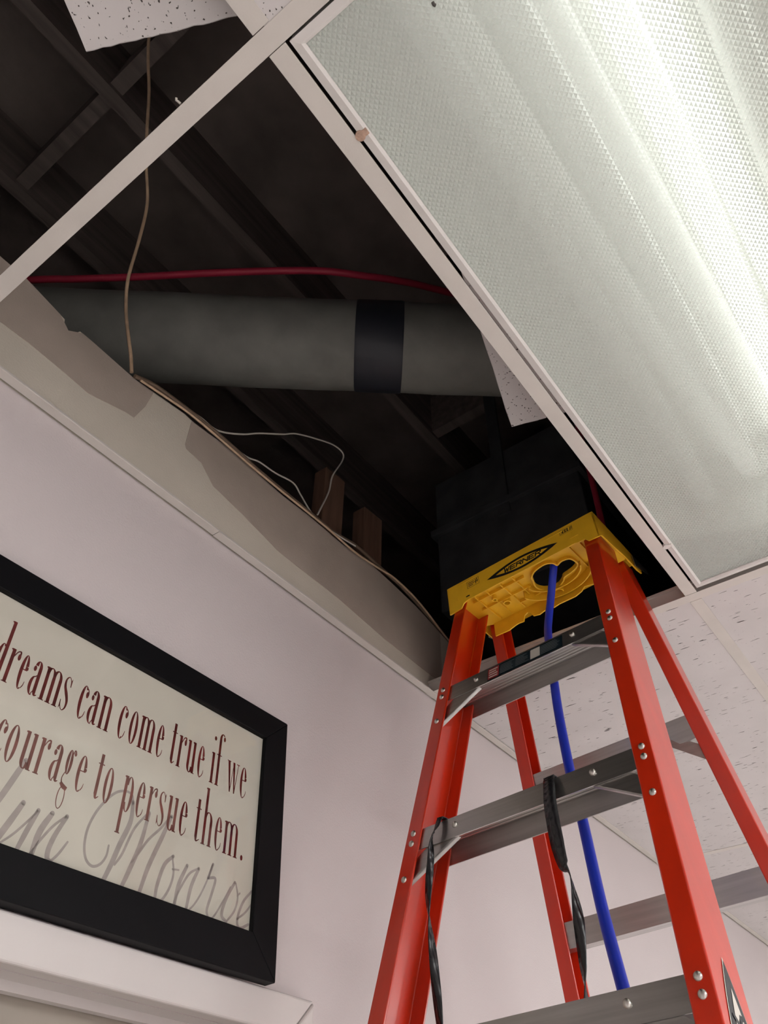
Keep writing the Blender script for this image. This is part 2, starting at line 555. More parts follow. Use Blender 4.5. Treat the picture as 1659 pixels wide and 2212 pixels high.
PRISM_SLOPE = 28
g = .0041
fx = fixture('ceiling_light', TX[2] + .0119 + .003, TX[3] - .0119 - .0112, TY[4] + .0119 + .0035, TY[5] - .0119 - g, True)
tag(fx, 'large recessed fluorescent ceiling light with prismatic lens beside the ceiling opening', 'ceiling light')
for i, j in sorted(LIT):
    ya = TY[j] if j >= 0 else YR
    f = fixture('ceiling_light', COLX[i] + .015, COLX[i + 1] - .015, ya + .015, TY[j + 1] - .015, False)
    tag(f, 'lit recessed ceiling light elsewhere in the room, outside the photographed view', 'ceiling light', 'ceiling lights lighting the rest of the room')

# ---------------------------------------------------------------- displaced tiles
def loose_tile(name, C, e1, l1, l2, side, z, label):
    e1 = Vector((e1[0], e1[1], 0)).normalized()
    e2 = Vector((-e1.y, e1.x, 0)) * side
    ctr = Vector((C[0], C[1], 0)) + e1 * l1 / 2 + e2 * l2 / 2
    mw = Matrix(((e1.x, e2.x, 0, ctr.x), (e1.y, e2.y, 0, ctr.y), (0, 0, 1, z), (0, 0, 0, 1)))
    mb = MB()
    n = 26
    # slightly crumbled rim
    rim = []
    for (ax, ay), (bx_, by) in (((-1, -1), (1, -1)), ((1, -1), (1, 1)), ((1, 1), (-1, 1)), ((-1, 1), (-1, -1))):
        for k in range(n):
            t = k / n
            j = random.uniform(0, .0018)
            rim.append(((ax + (bx_ - ax) * t) * (l1 / 2 - j), (ay + (by - ay) * t) * (l2 / 2 - j)))
    mb.loft([[(x * .996, y * .996, 0) for x, y in rim], [(x, y, .002) for x, y in rim], [(x, y, .016) for x, y in rim]])
    o = mb.build(name, 'speck')
    o.matrix_world = mw
    tag(o, label, 'ceiling tile')
    return o


loose_tile('ceiling_tile', (.0099, .4440), (.436, -.90), .262, .60, -1, Z0 + .9845,
           'speckled white ceiling tile slid askew on the grid above the bare beam crossing')
loose_tile('ceiling_tile', (.8535, .3700), (-.958, -.287), .595, .595, 1, CEIL + .1335,
           'speckled tile lying on the light fixture with one corner overhanging the opening')

# ---------------------------------------------------------------- things in the ceiling space
def pt(x, y, z):
    return (x, y, Z0 + z)


a, b = Vector(pt(.20, 1.36, 1.50)), Vector(pt(1.55, -.31, 1.47))
dv = (b - a)
dct = empty('air_duct', loc=a)
tag(dct, 'grey wrapped round air duct running diagonally across the dark ceiling space', 'duct')
mb = MB(); mb.tube([Vector((0, 0, 0)) + dv * (k / 24) + Vector((0, 0, random.uniform(-.002, .002))) for k in range(25)], .1015, 28)
mb.build('duct_wrap', 'duct', dct)
dn = dv.normalized()
s0, s1 = dn.dot(Vector(pt(.7432, .6571, 1.5)) - a), dn.dot(Vector(pt(.8057, .5733, 1.5)) - a)
mb = MB(); mb.tube([dn * s0, dn * (s0 + .004), dn * (s1 - .004), dn * s1], [.1020, .1034, .1034, .1020], 32)
mb.build('tape_band', 'ducttape', dct)

o = MB().tube(spline([pt(-.1, 1.72, 1.62), pt(.2307, 1.2249, 1.62), pt(.2872, 1.1455, 1.62), pt(.3796, 1.0122, 1.62), pt(.469, .8772, 1.62), pt(.5601, .7459, 1.62), pt(.626, .6635, 1.625), pt(.692, .608, 1.64), pt(.765, .560, 1.67), pt(.86, .510, 1.71), pt(1.2, .30, 1.78), pt(1.6, 0, 1.80)]), .0085, 10).build('red_cable', 'redcable')
tag(o, 'red cable running above the grey round duct', 'cable')

o = MB().tube(spline([pt(1.35, .405, 1.10), pt(1.372, .405, 1.35), pt(1.372, .406, 1.7), pt(1.37, .41, 2.345)]), .0075, 10).build('red_cable', 'redcable')
tag(o, 'dark red cable dropping from the roof deck right behind the yellow ladder top', 'cable')

# dull sheet metal boot and flue deep in the ceiling space
bt = empty('metal_plenum_box', loc=pt(1.72, .72, 1.62))
tag(bt, 'dark sheet metal duct box deep in the ceiling space behind the ladder top', 'duct box')
mb = MB(); mb.hexa([(-.20, -.24, -.30), (.20, -.24, -.30), (.20, .24, -.30), (-.20, .24, -.30)], [(-.20, -.24, .22), (.20, -.24, .22), (.20, .24, .22), (-.20, .24, .22)])
mb.build('box_body', 'steel', bt, bevel=.004)
mb = MB(); mb.box(-.215, .215, -.255, .255, -.012, .012); mb.build('flange', 'steel', bt, bevel=.002)
for sx in (-.206, .206):
    MB().box(sx - .004, sx + .004, -.02, .02, -.05, DECK - Z0 - 1.62).build('hanger_strap', 'steel', bt)

for x0, x1, zt, lab in ((.945, 1.017, 1.402, 'brown wooden stud end behind the wire loop, the taller of the two'), (1.098, 1.172, 1.385, 'brown wooden stud end standing nearer the yellow ladder top')):
    mb = MB()
    mb.hexa([(x0, WY + .016, CEIL + .0), (x1, WY + .016, CEIL + .0), (x1, WY + .054, CEIL + .0), (x0, WY + .054, CEIL + .0)],
            [(x0, WY + .016, Z0 + zt), (x1, WY + .016, Z0 + zt + .006), (x1, WY + .054, Z0 + zt + .006), (x0, WY + .054, Z0 + zt)])
    tag(mb.build('wood_stud', 'wood', bevel=.002), lab, 'stud')

hang = [(.3922, .8905, 1.166), (.380, .890, 1.20), (.3668, .890, 1.2308), (.350, .895, 1.282), (.3372, .900, 1.3308), (.3155, .890, 1.3947), (.2966, .870, 1.4944), (.2695, .840, 1.5771), (.2255, .810, 1.6332), (.1882, .780, 1.679), (.1448, .750, 1.764), (.1003, .720, 1.8218), (.06, .69, 1.90), (.0, .64, 2.05), (-.02, .62, 2.12)]
o = MB().tube(spline([pt(*p) for p in hang]), .0034, 8).build('hanging_wire', 'wire')
tag(o, 'thin tan wire hanging down past the bare grid beam to the wall top', 'wire')
loop = [(0.5200, 0.9030, 1.2050), (0.5629, 0.9000, 1.2094), (0.6085, 0.9000, 1.2135), (0.6668, 0.9000, 1.2567), (0.7150, 0.9000, 1.3051), (0.7815, 0.9000, 1.3645), (0.8239, 0.9000, 1.4061), (0.9030, 0.9000, 1.4577), (0.9580, 0.9000, 1.4871), (0.9933, 0.9000, 1.4870), (0.9902, 0.9000, 1.4528), (0.9606, 0.9000, 1.3765), (0.9514, 0.9000, 1.3128), (.905, .884, 1.194)]
o = MB().tube(spline([pt(*p) for p in loop]), .0021, 8).build('loose_wire', 'whitewire')
tag(o, 'thin white wire arching up in a big loop in front of the wooden studs', 'wire')
loop2 = [(.60, .889, 1.187), (.6898, .90, 1.2084), (.729, .90, 1.2241), (.7786, .90, 1.2317), (.8339, .90, 1.247), (.8625, .90, 1.2304), (.8892, .888, 1.190), (.9306, .884, 1.178), (.9784, .884, 1.184), (1.0404, .884, 1.196)]
o = MB().tube(spline([pt(*p) for p in loop2]), .0019, 8).build('loose_wire', 'whitewire')
tag(o, 'short slack white wire lying close along the wall top below the big loop', 'wire')
cabA = [(.3983, .886, 1.1575), (.437, .886, 1.1735), (.4925, .886, 1.1812), (.5631, .886, 1.1858), (.6404, .886, 1.1851), (.7224, .886, 1.1808), (.8082, .886, 1.1815), (.8804, .886, 1.1836), (.9631, .886, 1.1851), (1.0465, .886, 1.2011), (1.1361, .886, 1.1976), (1.2307, .886, 1.1939), (1.3299, .886, 1.1751), (1.47, .886, 1.1404)]
o = MB().tube(spline([pt(*p) for p in cabA]), .0042, 8).build('wall_top_cable', 'brownwire')
tag(o, 'thick brown cable lying along the top edge of the wallboard', 'cable')
cabB = [(.4091, .881, 1.1525), (.4623, .881, 1.1619), (.5239, .881, 1.1711), (.6043, .881, 1.1717), (.6833, .881, 1.1698), (.7665, .881, 1.1702), (.8701, .881, 1.1733), (.9326, .881, 1.1754), (1.0318, .881, 1.173), (1.1194, .881, 1.1839), (1.1936, .881, 1.1957), (1.2913, .881, 1.1855), (1.40, .881, 1.150), (1.52, .881, 1.115)]
o = MB().tube(spline([pt(*p) for p in cabB]), .0024, 8).build('wall_top_wire', 'wire')
tag(o, 'thinner tan wire running beside the brown cable on the wall top', 'wire')
o = MB().tube([pt(.1075, .3835, .9485), pt(.1045, .3845, .9500), pt(.1020, .3855, .9505), pt(.1008, .3840, .952)], .0015, 6).build('hanger_clip', 'whitewire')
tag(o, 'tiny bent white clip poking out at the edge of the long grid beam', 'clip')

# ---------------------------------------------------------------- door below the picture
dr = empty('door_1', loc=((DX0 + DX1) / 2, WY, 0)); tag(dr, kind='structure')
cx = (DX0 + DX1) / 2
CW, CT = .046, .030
hz0, hz1 = DTOP, DTOP + .047
yf, yb = -CT, 0
mb = MB()
mb.hexa([(DX0 - CW - cx, yf, hz1), (DX1 + CW - cx, yf, hz1), (DX1 + CW - cx, yb, hz1), (DX0 - CW - cx, yb, hz1)],
        [(DX0 - cx, yf, hz0), (DX1 - cx, yf, hz0), (DX1 - cx, yb, hz0), (DX0 - cx, yb, hz0)])
mb.build('head_casing', 'trim', dr, bevel=.004, seg=3)
for s_, xa, xo in ((-1, DX0 - cx, DX0 - CW - cx), (1, DX1 - cx, DX1 + CW - cx)):
    mb = MB()
    g_ = .0008 * s_
    mb.hexa([(xa, yf, 0), (xo, yf, 0), (xo, yb, 0), (xa, yb, 0)], [(xa + g_, yf, hz0 - .0008), (xo + g_, yf, hz1 - .0008), (xo + g_, yb, hz1 - .0008), (xa + g_, yb, hz0 - .0008)])
    mb.build('side_casing', 'trim', dr, bevel=.004, seg=3)
mb = MB()
mb.box(DX0 - cx, DX1 - cx, .0, .115, DTOP - .0002, DTOP + .0)
mb.box(DX0 - cx, DX1 - cx, .033, .048, DTOP - .0105, DTOP)
mb.build('jamb_head', 'trim', dr)
MB().box(DX0 - cx + .003, DX1 - cx - .003, .050, .085, .01, DTOP - .003).build('door_panel', 'door', dr, bevel=.002)

# ---------------------------------------------------------------- framed print standing on the door casing
AL = radians(4.0)
PX1 = .8687
PX0 = -.20
P0 = Vector((0, .8446, Z0 + .2658))
mw = Matrix(((1, 0, 0, 0), (0, cos(AL), sin(AL), P0.y), (0, -sin(AL), cos(AL), P0.z), (0, 0, 0, 1)))
pic = empty('framed_print', mw=mw)          # local: x along wall, y into wall, z up the frame
tag(pic, 'black framed quotation print standing tilted on the door casing', 'framed print')
FWD, FH, FD = .049, .3955, .0195
fo = [(PX0, 0), (PX1, 0), (PX1, FH), (PX0, FH)]
fi = [(PX0 + FWD, FWD + .0045), (PX1 - FWD, FWD + .0045), (PX1 - FWD, FH - FWD + .0025), (PX0 + FWD, FH - FWD + .0025)]
for k in range(4):
    j = (k + 1) % 4
    q = [fo[k], fo[j], fi[j], fi[k]]
    mb = MB(); mb.hexa([(x, 0, z) for x, z in q], [(x, FD, z) for x, z in q])
    mb.build('frame_rail', 'frame', pic, bevel=.0012)
mb = MB(); mb.box(PX0 + .03, PX1 - .03, .0085, .0125, .03, FH - .03)
sheet = mb.build('print', 'paper', pic)
MB().box(PX0 + .035, PX1 - .035, .0060, .0068, .035, FH - .035).build('glass', pane_mat(), pic)


# lettering: thick stems, hairlines and flat serifs, built as flat print on the sheet
class Pen:
    def __init__(s, y):
        s.mb, s.y = MB(), y

    def poly(s, pts):
        n = len(pts)
        s.mb.add([(x, s.y, z) for x, z in pts], [tuple(range(n))])

    def rect(s, x0, x1, z0, z1):
        s.poly([(x0, z0), (x1, z0), (x1, z1), (x0, z1)])

    def strip(s, A, B):
        for i in range(len(A) - 1):
            s.poly([A[i], A[i + 1], B[i + 1], B[i]])

    def ring(s, cx, cy, rx, ry, tx, ty, a0=0, a1=360, n=28):
        A, B = [], []
        for i in range(n + 1):
            a = radians(a0 + (a1 - a0) * i / n)
            A.append((cx + rx * cos(a), cy + ry * sin(a)))
            B.append((cx + (rx - tx) * cos(a), cy + (ry - ty) * sin(a)))
        s.strip(A, B)

    def dot(s, cx, cy, rx, ry, n=14):
        s.poly([(cx + rx * cos(2 * pi * i / n), cy + ry * sin(2 * pi * i / n)) for i in range(n)])

    def stroke(s, pts, w, k=6):
        P = spline([(p[0], p[1], 0) for p in pts], k)
        m = len(P) - 1
        A, B = [], []
        for i, p in enumerate(P):
            t = (P[min(i + 1, m)] - P[max(i - 1, 0)]).normalized()
            if isinstance(w, (list, tuple)):
                u = i / m * (len(w) - 1); q = min(int(u), len(w) - 2); ww = w[q] + (w[q + 1] - w[q]) * (u - q)
            else:
                ww = w
            nx, nz = -t.y * ww / 2, t.x * ww / 2
            A.append((p.x + nx, p.y + nz)); B.append((p.x - nx, p.y - nz))
        s.strip(A, B)


def glyph(p, ch, l, r, b, xh, asc, desc):
    """l, r: the letter's own left and right edge; b baseline; xh, asc, desc heights"""
    st, hl, ov, sh = .0046, .0012, .0016, .0014
    h, w = xh - b, r - l

    def foot(x, z=b): p.rect(x - ov, x + st + ov, z, z + sh)
    def flag(x, z): p.poly([(x - ov, z - .0022), (x - ov, z - .0008), (x + .0005, z), (x + .0005, z - .0032)])
    def stem(x, z0, z1): p.rect(x, x + st, z0, z1)

    def arch(x0, x1, z0):
        rx = (x1 + st - x0) / 2
        ry = min(h * .30, .013)
        p.ring((x0 + x1 + st) / 2, xh - ry, rx, ry + .0006, st * .95, .0016, 0, 168)
        stem(x1, z0, xh - ry + .0003)
    if ch == 'o':
        p.ring((l + r) / 2, b + h / 2, w / 2, h / 2 + .0006, st * .92, hl)
    elif ch == 'c':
        p.ring(l + w * .52, b + h / 2, w * .52, h / 2 + .0006, st * .98, hl, 52, 300)
        p.dot(l + w * .84, xh - h * .25, st * .46, h * .10)
        p.stroke([(l + w * .82, xh - h * .06), (l + w * .95, xh - h * .16), (l + w * .96, xh - h * .26)], [hl, .0016, .002])
        p.stroke([(l + w * .78, b + h * .06), (l + w * .92, b + h * .15), (r, b + h * .27)], [hl, hl, .0007])
    elif ch == 'e':
        p.ring(l + w * .5, b + h / 2, w * .5, h / 2 + .0006, st * .96, hl, 22, 296)
        p.stroke([(l + w * .72, b + h * .045), (l + w * .9, b + h * .14), (r - .0003, b + h * .26)], [hl, hl, .0007])
        p.rect(l + st * .5, r - st * .25, b + h * .555, b + h * .585)
        p.poly([(r - st * .95, b + h * .585), (r - .0001, b + h * .585), (r - .0001, b + h * .66), (r - st * .9, b + h * .70)])
    elif ch in 'ad' and ch == 'a':
        xs = r - st - .0022
        p.ring(xs + st - w * .36, xh - h * .2, w * .36, h * .2 + .0006, st * .97, hl, 0, 165)
        stem(xs, b + h * .10, xh - h * .2)
        p.stroke([(xs + st * .5, b + h * .13), (xs + st * .75, b + h * .03), (r, b + h * .06)], [st, .0026, .0009])
        p.dot(l + w * .20, xh - h * .24, st * .45, h * .085)
        p.ring(l + w * .42, b + h * .27, w * .42, h * .27 + .0006, st * .9, hl, 75, 285)
        p.stroke([(l + w * .45, b + h * .535), (xs - .001, b + h * .56), (xs + .001, b + h * .60)], hl)
        p.stroke([(l + w * .45, b + .0004), (xs - .001, b + h * .06), (xs + .001, b + h * .14)], hl)
    elif ch == 'd':
        xs = r - st
        stem(xs, b, asc); flag(xs, asc); p.rect(xs, r + ov, b, b + sh)
        p.ring(l + w * .48, b + h / 2, w * .48, h / 2 + .0006, st * .96, hl, 60, 300)
    elif ch == 'p':
        xs = l + ov
        stem(xs, desc, xh); flag(xs, xh); foot(xs, desc)
        p.ring(r - (r - xs) * .46, b + h / 2, (r - xs) * .46, h / 2 + .0006, st * .96, hl, -150, 150)
    elif ch == 'r':
        xs = l + ov
        stem(xs, b, xh); flag(xs, xh); foot(xs)
        p.stroke([(xs + st * .9, xh - h * .22), (xs + st + (r - xs - st) * .35, xh - h * .05), (r - .0018, xh - h * .01), (r - .0010, xh - h * .10)], [hl, .0015, .0024, .0022])
        p.dot(r - st * .40, xh - h * .17, st * .48, h * .10)
    elif ch == 'n':
        x0, x1 = l + ov, r - ov - st
        stem(x0, b, xh); flag(x0, xh); foot(x0); arch(x0, x1, b); foot(x1)
    elif ch == 'h':
        x0, x1 = l + ov, r - ov - st
        stem(x0, b, asc); flag(x0, asc); foot(x0); arch(x0, x1, b); foot(x1)
    elif ch == 'm':
        x0, x2 = l + ov, r - ov - st
        x1 = (x0 + x2) / 2
        stem(x0, b, xh); flag(x0, xh); foot(x0); arch(x0, x1, b); foot(x1); arch(x1, x2, b); foot(x2)
    elif ch == 'u':
        x0, x1 = l + .0006, r - ov - st
        stem(x0, b + h * .22, xh); flag(x0, xh); stem(x1, b, xh); flag(x1, xh); p.rect(x1, r, b, b + sh)
        p.ring((x0 + x1 + st * .5) / 2, b + h * .22, (x1 + st * .5 - x0) / 2, h * .22 + .0006, st * .95, hl * 1.3, 180, 350)
    elif ch == 'i':
        x0 = l + ov
        stem(x0, b, xh); flag(x0, xh); foot(x0)
        p.dot(x0 + st * .55, xh + h * .48, st * .52, h * .075)
    elif ch == 't':
        x0 = l
        tt = xh + h * .28
        stem(x0, b + h * .12, tt)
        p.rect(x0 - .0022, x0 + st + .0028, xh - .0012, xh + .0003)
        p.stroke([(x0 + st * .5, b + h * .16), (x0 + st * .75, b + h * .025), (r, b + h * .10)], [st, .0024, .0009])
    elif ch == 'f':
        x0 = l + ov
        stem(x0, b, asc - h * .22); foot(x0)
        p.rect(x0 - .0026, x0 + st + .0030, xh - .0012, xh + .0003)
        p.ring(x0 + st * 1.35, asc - h * .22, st * 1.35, h * .22, st * .95, hl * 1.3, 50, 180)
        p.dot(x0 + st * 2.15, asc - h * .16, st * .46, h * .085)
    elif ch == 'w':
        xs = [l, l + w * .30, l + w * .50, l + w * .73, r]
        q = st * .95
        p.poly([(l - .0003, xh), (l + q, xh), (l + w * .28 + q * .5, b), (l + w * .28, b)])
        p.poly([(l + w * .28 + q * .15, b), (l + w * .28 + q * .45, b), (l + w * .52, xh - .004), (l + w * .49, xh - .004)])
        p.poly([(l + w * .44, xh), (l + w * .44 + q, xh), (l + w * .66 + q * .5, b), (l + w * .66, b)])
        p.poly([(l + w * .66 + q * .15, b), (l + w * .66 + q * .45, b), (r - .0012, xh), (r - .0022, xh)])
        p.rect(l - ov, l + q + ov, xh - sh, xh); p.rect(r - .0055, r + .0010, xh - sh, xh)
    elif ch == 's':
        x = lambda u: l + w * u
        z = lambda v: b + h * v
        p.stroke([(x(.88), z(.72)), (x(.80), z(.90)), (x(.50), z(1.0)), (x(.16), z(.90)), (x(.18), z(.70)), (x(.55), z(.50)), (x(.86), z(.30)), (x(.84), z(.10)), (x(.50), z(0.0)), (x(.16), z(.10)), (x(.06), z(.28))],
                 [.0008, .0011, .0011, .0022, .0036, .0046, .0036, .0022, .0011, .0011, .0008])
        p.poly([(x(.90), z(.72)), (x(.96), z(.72)), (x(.97), z(.99)), (x(.80), z(.90))])
        p.poly([(x(.04), z(.28)), (x(.0), z(.28)), (x(0), z(.01)), (x(.16), z(.10))])
    elif ch == 'g':
        p.ring(l + w * .48, b + h * .66, w * .44, h * .34 + .0005, st * .82, hl)
        p.stroke([(l + w * .25, b + h * .36), (l + w * .02, b + h * .20), (l + w * .10, b + h * .06)], [hl, .0012, .002])
        p.stroke([(l + w * .02, b + h * .06), (l + w * .45, b - h * .02), (l + w * .98, b - h * .06)], [.004, .0062, .005])
        p.ring(l + w * .46, b - h * .31, w * .52, h * .31, .0013, hl)
        p.stroke([(l + w * .74, b + h * .88), (l + w * .92, b + h * 1.02), (l + w * 1.1, b + h * .98)], [hl, .0016, .0026])
        p.dot(l + w * 1.08, b + h * .93, st * .38, h * .06)
    elif ch == '.':
        p.dot((l + r) / 2, b + h * .085, st * .52, h * .085)


L1 = [('d', .3543, .3668), ('r', .3711, .3858), ('e', .3890, .4003), ('a', .4055, .4203), ('m', .4232, .4504), ('s', .4530, .4638), ('c', .4788, .4912), ('a', .4951, .5107), ('n', .5134, .5315),
      ('c', .5446, .5575), ('o', .5633, .5767), ('m', .5805, .6075), ('e', .6121, .6240), ('t', .6395, .6475), ('r', .6509, .6655), ('u', .6694, .6857), ('e', .6903, .7026), ('i', .7157, .7232), ('f', .7265, .7350), ('w', .7500, .7736), ('e', .7778, .7911)]
L2 = [('c', .3872, .3994), ('o', .4033, .4172), ('u', .4245, .4412), ('r', .4448, .4590), ('a', .4644, .4796), ('g', .4840, .4942), ('e', .5022, .5155), ('t', .5321, .5399), ('o', .5441, .5575), ('p', .5735, .5905), ('e', .5972, .6100),
      ('r', .6147, .6291), ('s', .6340, .6448), ('u', .6508, .6680), ('e', .6723, .6854), ('t', .7020, .7112), ('h', .7142, .7335), ('e', .7384, .7515), ('m', .7557, .7848), ('.', .7913, .7963)]
p1, p2 = Pen(.00838), Pen(.00838)
p2a = Pen(.00838)
for ch, l, r in L1:
    glyph(p1, ch, l, r, .2352, .2840, .3205, .20)
for k, (ch, l, r) in enumerate(L2):
    glyph(p2a if k < 14 else p2, ch, l, r, .1442, .1911, .2262, .1148)
ln = p1.mb.build('lettering', 'letter', sheet); ln['label'] = 'maroon serif words dreams can come true if we'
p2a.mb.build('lettering', 'faint', sheet)['label'] = 'faded maroon serif words courage to persue'
p2.mb.build('lettering', 'letter', sheet)['label'] = 'maroon serif word them with a full stop'
SIG = [
    (.0074, [(.4335, .155), (.4295, .1428), (.4233, .1227), (.4167, .1021), (.41, .082)]),
    (.0078, [(.4456, .1072), (.4368, .0833), (.4297, .0649), (.424, .05)]),
    (.0029, [(.4325, .0569), (.4445, .0706), (.4561, .0877), (.4661, .1048)]),
    (.0065, [(.4665, .1054), (.4601, .0828), (.4534, .0545)]),
    (.0078, [(.4847, .108), (.4752, .0836), (.4723, .0563)]),
    (.0033, [(.4714, .059), (.479, .0755), (.49, .0947), (.5038, .1113)]),
    (.0065, [(.5045, .111), (.4952, .0859), (.4915, .0682), (.4927, .0584), (.4972, .0557)]),
    (.0033, [(.4972, .0557), (.5049, .0661), (.5134, .0832)]),
    (.0036, [(.5699, .0965), (.5693, .0833), (.563, .0719), (.5525, .0668), (.5418, .073), (.5359, .0892), (.5364, .1112), (.5455, .1369), (.5618, .1605), (.5769, .1697), (.5890, .1690), (.593, .1603)]),
    (.0072, [(.593, .1603), (.5947, .1346), (.5854, .103), (.5785, .0759), (.5698, .0484)]),
    (.0036, [(.5835, .0774), (.5918, .0939), (.6022, .1278), (.6197, .1551)]),
    (.0066, [(.6211, .1555), (.6159, .1126), (.6059, .0763), (.5989, .0542)]),
    (.0036, [(.6074, .0876), (.6156, .1011), (.6271, .1218), (.6439, .1426), (.657, .1629)]),
    (.0066, [(.6585, .1634), (.6469, .1281), (.6342, .0899), (.6265, .0542)]),
    (.0055, [(.6714, .1139), (.659, .0993), (.6525, .0729), (.6519, .0555)]),
    (.0036, [(.6519, .0555), (.662, .056), (.6719, .0727), (.6756, .0927), (.67, .1129)]),
    (.0030, [(.6731, .0977), (.6835, .0995)]),
    (.0060, [(.6967, .1091), (.6868, .0823), (.684, .0573)]),
    (.0034, [(.6843, .0639), (.6916, .0813), (.7023, .1002), (.7173, .1115)]),
    (.0055, [(.7174, .1109), (.7081, .0858), (.7041, .0558)]),
    (.0028, [(.706, .0541), (.7153, .063), (.7252, .079), (.7346, .1011), (.7412, .1232)]),
    (.0050, [(.7419, .124), (.7358, .1038)]),
    (.0044, [(.7358, .1038), (.7488, .1062), (.7452, .0865), (.7396, .0646), (.7427, .0554)]),
    (.0028, [(.7431, .0533), (.7527, .0589), (.7661, .0804), (.7783, .1035)]),
    (.0052, [(.7859, .1116), (.772, .0865), (.7667, .0646), (.776, .0578)]),
    (.0034, [(.776, .0578), (.789, .0746), (.7935, .0933), (.7878, .1109)]),
    (.0030, [(.7924, .0953), (.7971, .1001)]),
    (.0030, [(.7952, .0658), (.8095, .0773), (.8212, .092)]),
    (.0042, [(.8194, .1084), (.8044, .0901), (.7961, .066), (.8016, .0559), (.818, .0643)]),
]
ps = Pen(.00845)
for wdt, pts in SIG:
    ps.stroke(pts, [wdt * .8, wdt, wdt, wdt * .8], 8)
    for e_ in (pts[0], pts[-1]):
        ps.dot(e_[0], e_[1], wdt * .4, wdt * .4, 10)
ps.mb.build('script_signature', 'script', sheet)['label'] = 'large faint grey handwritten script signature'

# ---------------------------------------------------------------- step ladder
yaw, roll = -1.6181456540, 0.056067988
ua = Vector((cos(yaw) * cos(roll), sin(yaw) * cos(roll), sin(roll)))
va = Vector((-sin(yaw), cos(yaw), 0))
wa = Vector((-cos(yaw) * sin(roll), -sin(yaw) * sin(roll), cos(roll)))
OL = Vector((1.11817816, 0.51255294, Z0 + 0.96993286))
base = OL - wa * (OL.z / wa.z)
HB = (OL - base).length                         # height of the cap's lower edge along the ladder axis
lad = empty('step_ladder', mw=Matrix(((ua.x, va.x, wa.x, base.x), (ua.y, va.y, wa.y, base.y), (ua.z, va.z, wa.z, base.z), (0, 0, 0, 1))))
tag(lad, 'orange fiberglass step ladder with yellow top reaching into the ceiling opening', 'step ladder')
W0, KF, TF = .3368, .0690, .3163
RW, KR, DB, TR = .3309, .0710, .1410, .1951
HS = .286512


def lp(a, b, c):
    return (a, b, c + HB)


def section(s, half, b0, depth, fl, t=.0042):
    """C channel, web on the outside, open towards the middle; points in (a, b)"""
    a = s * half
    i = -s
    return [(a, b0), (a, b0 + depth), (a + i * fl, b0 + depth), (a + i * fl, b0 + depth - t), (a + i * t, b0 + depth - t), (a + i * t, b0 + t), (a + i * fl, b0 + t), (a + i * fl, b0)]


def rail(name, s, w0, k, bfun, depth, fl, ctop):
    mb = MB()
    rings = []
    cbot = 0
    for it in range(4):                          # stop each rail on the floor
        half = w0 / 2 + k * (-cbot)
        p = base + ua * (s * half) + va * bfun(cbot) + wa * (cbot + HB)
        cbot -= p.z / wa.z
    for c in (ctop, cbot + .002):
        half = w0 / 2 + k * (-c)
        rings.append([lp(a, b, c) for a, b in section(s, half, bfun(c), depth, fl)])
    mb.loft(rings)
    o = mb.build(name, 'orange', lad, bevel=.0020, seg=3)
    ft = MB()
    half = w0 / 2 + k * (-cbot)
    ft.box(s * half - .034 if s > 0 else s * half - .004, s * half + .004 if s > 0 else s * half + .034, bfun(cbot) - .004, bfun(cbot) + depth + .004, cbot + .004 + HB, cbot + .05 + HB)
    ft.build('foot', 'strap', o, bevel=.004)
    return o


bf = lambda c: TF * c
br = lambda c: DB - TR * c
rails = {s: rail('front_rail', s, W0, KF, bf, .080, .028, .052) for s in (-1, 1)}
rears = {s: rail('rear_rail', s, RW, KR, br, .045, .027, .045) for s in (-1, 1)}

# rivets: one shared dome mesh
rv = bmesh.new()
bmesh.ops.create_uvsphere(rv, u_segments=14, v_segments=8, radius=.0048)
bmesh.ops.scale(rv, vec=(1, .55, 1), verts=rv.verts)
rme = bpy.data.meshes.new('rivet'); rv.to_mesh(rme); rv.free()
for p in rme.polygons: p.use_smooth = True
rme.materials.append(M['rivet'])


def rivet(parent, a, b, c):
    link('rivet', rme, parent, loc=lp(a, b, c))


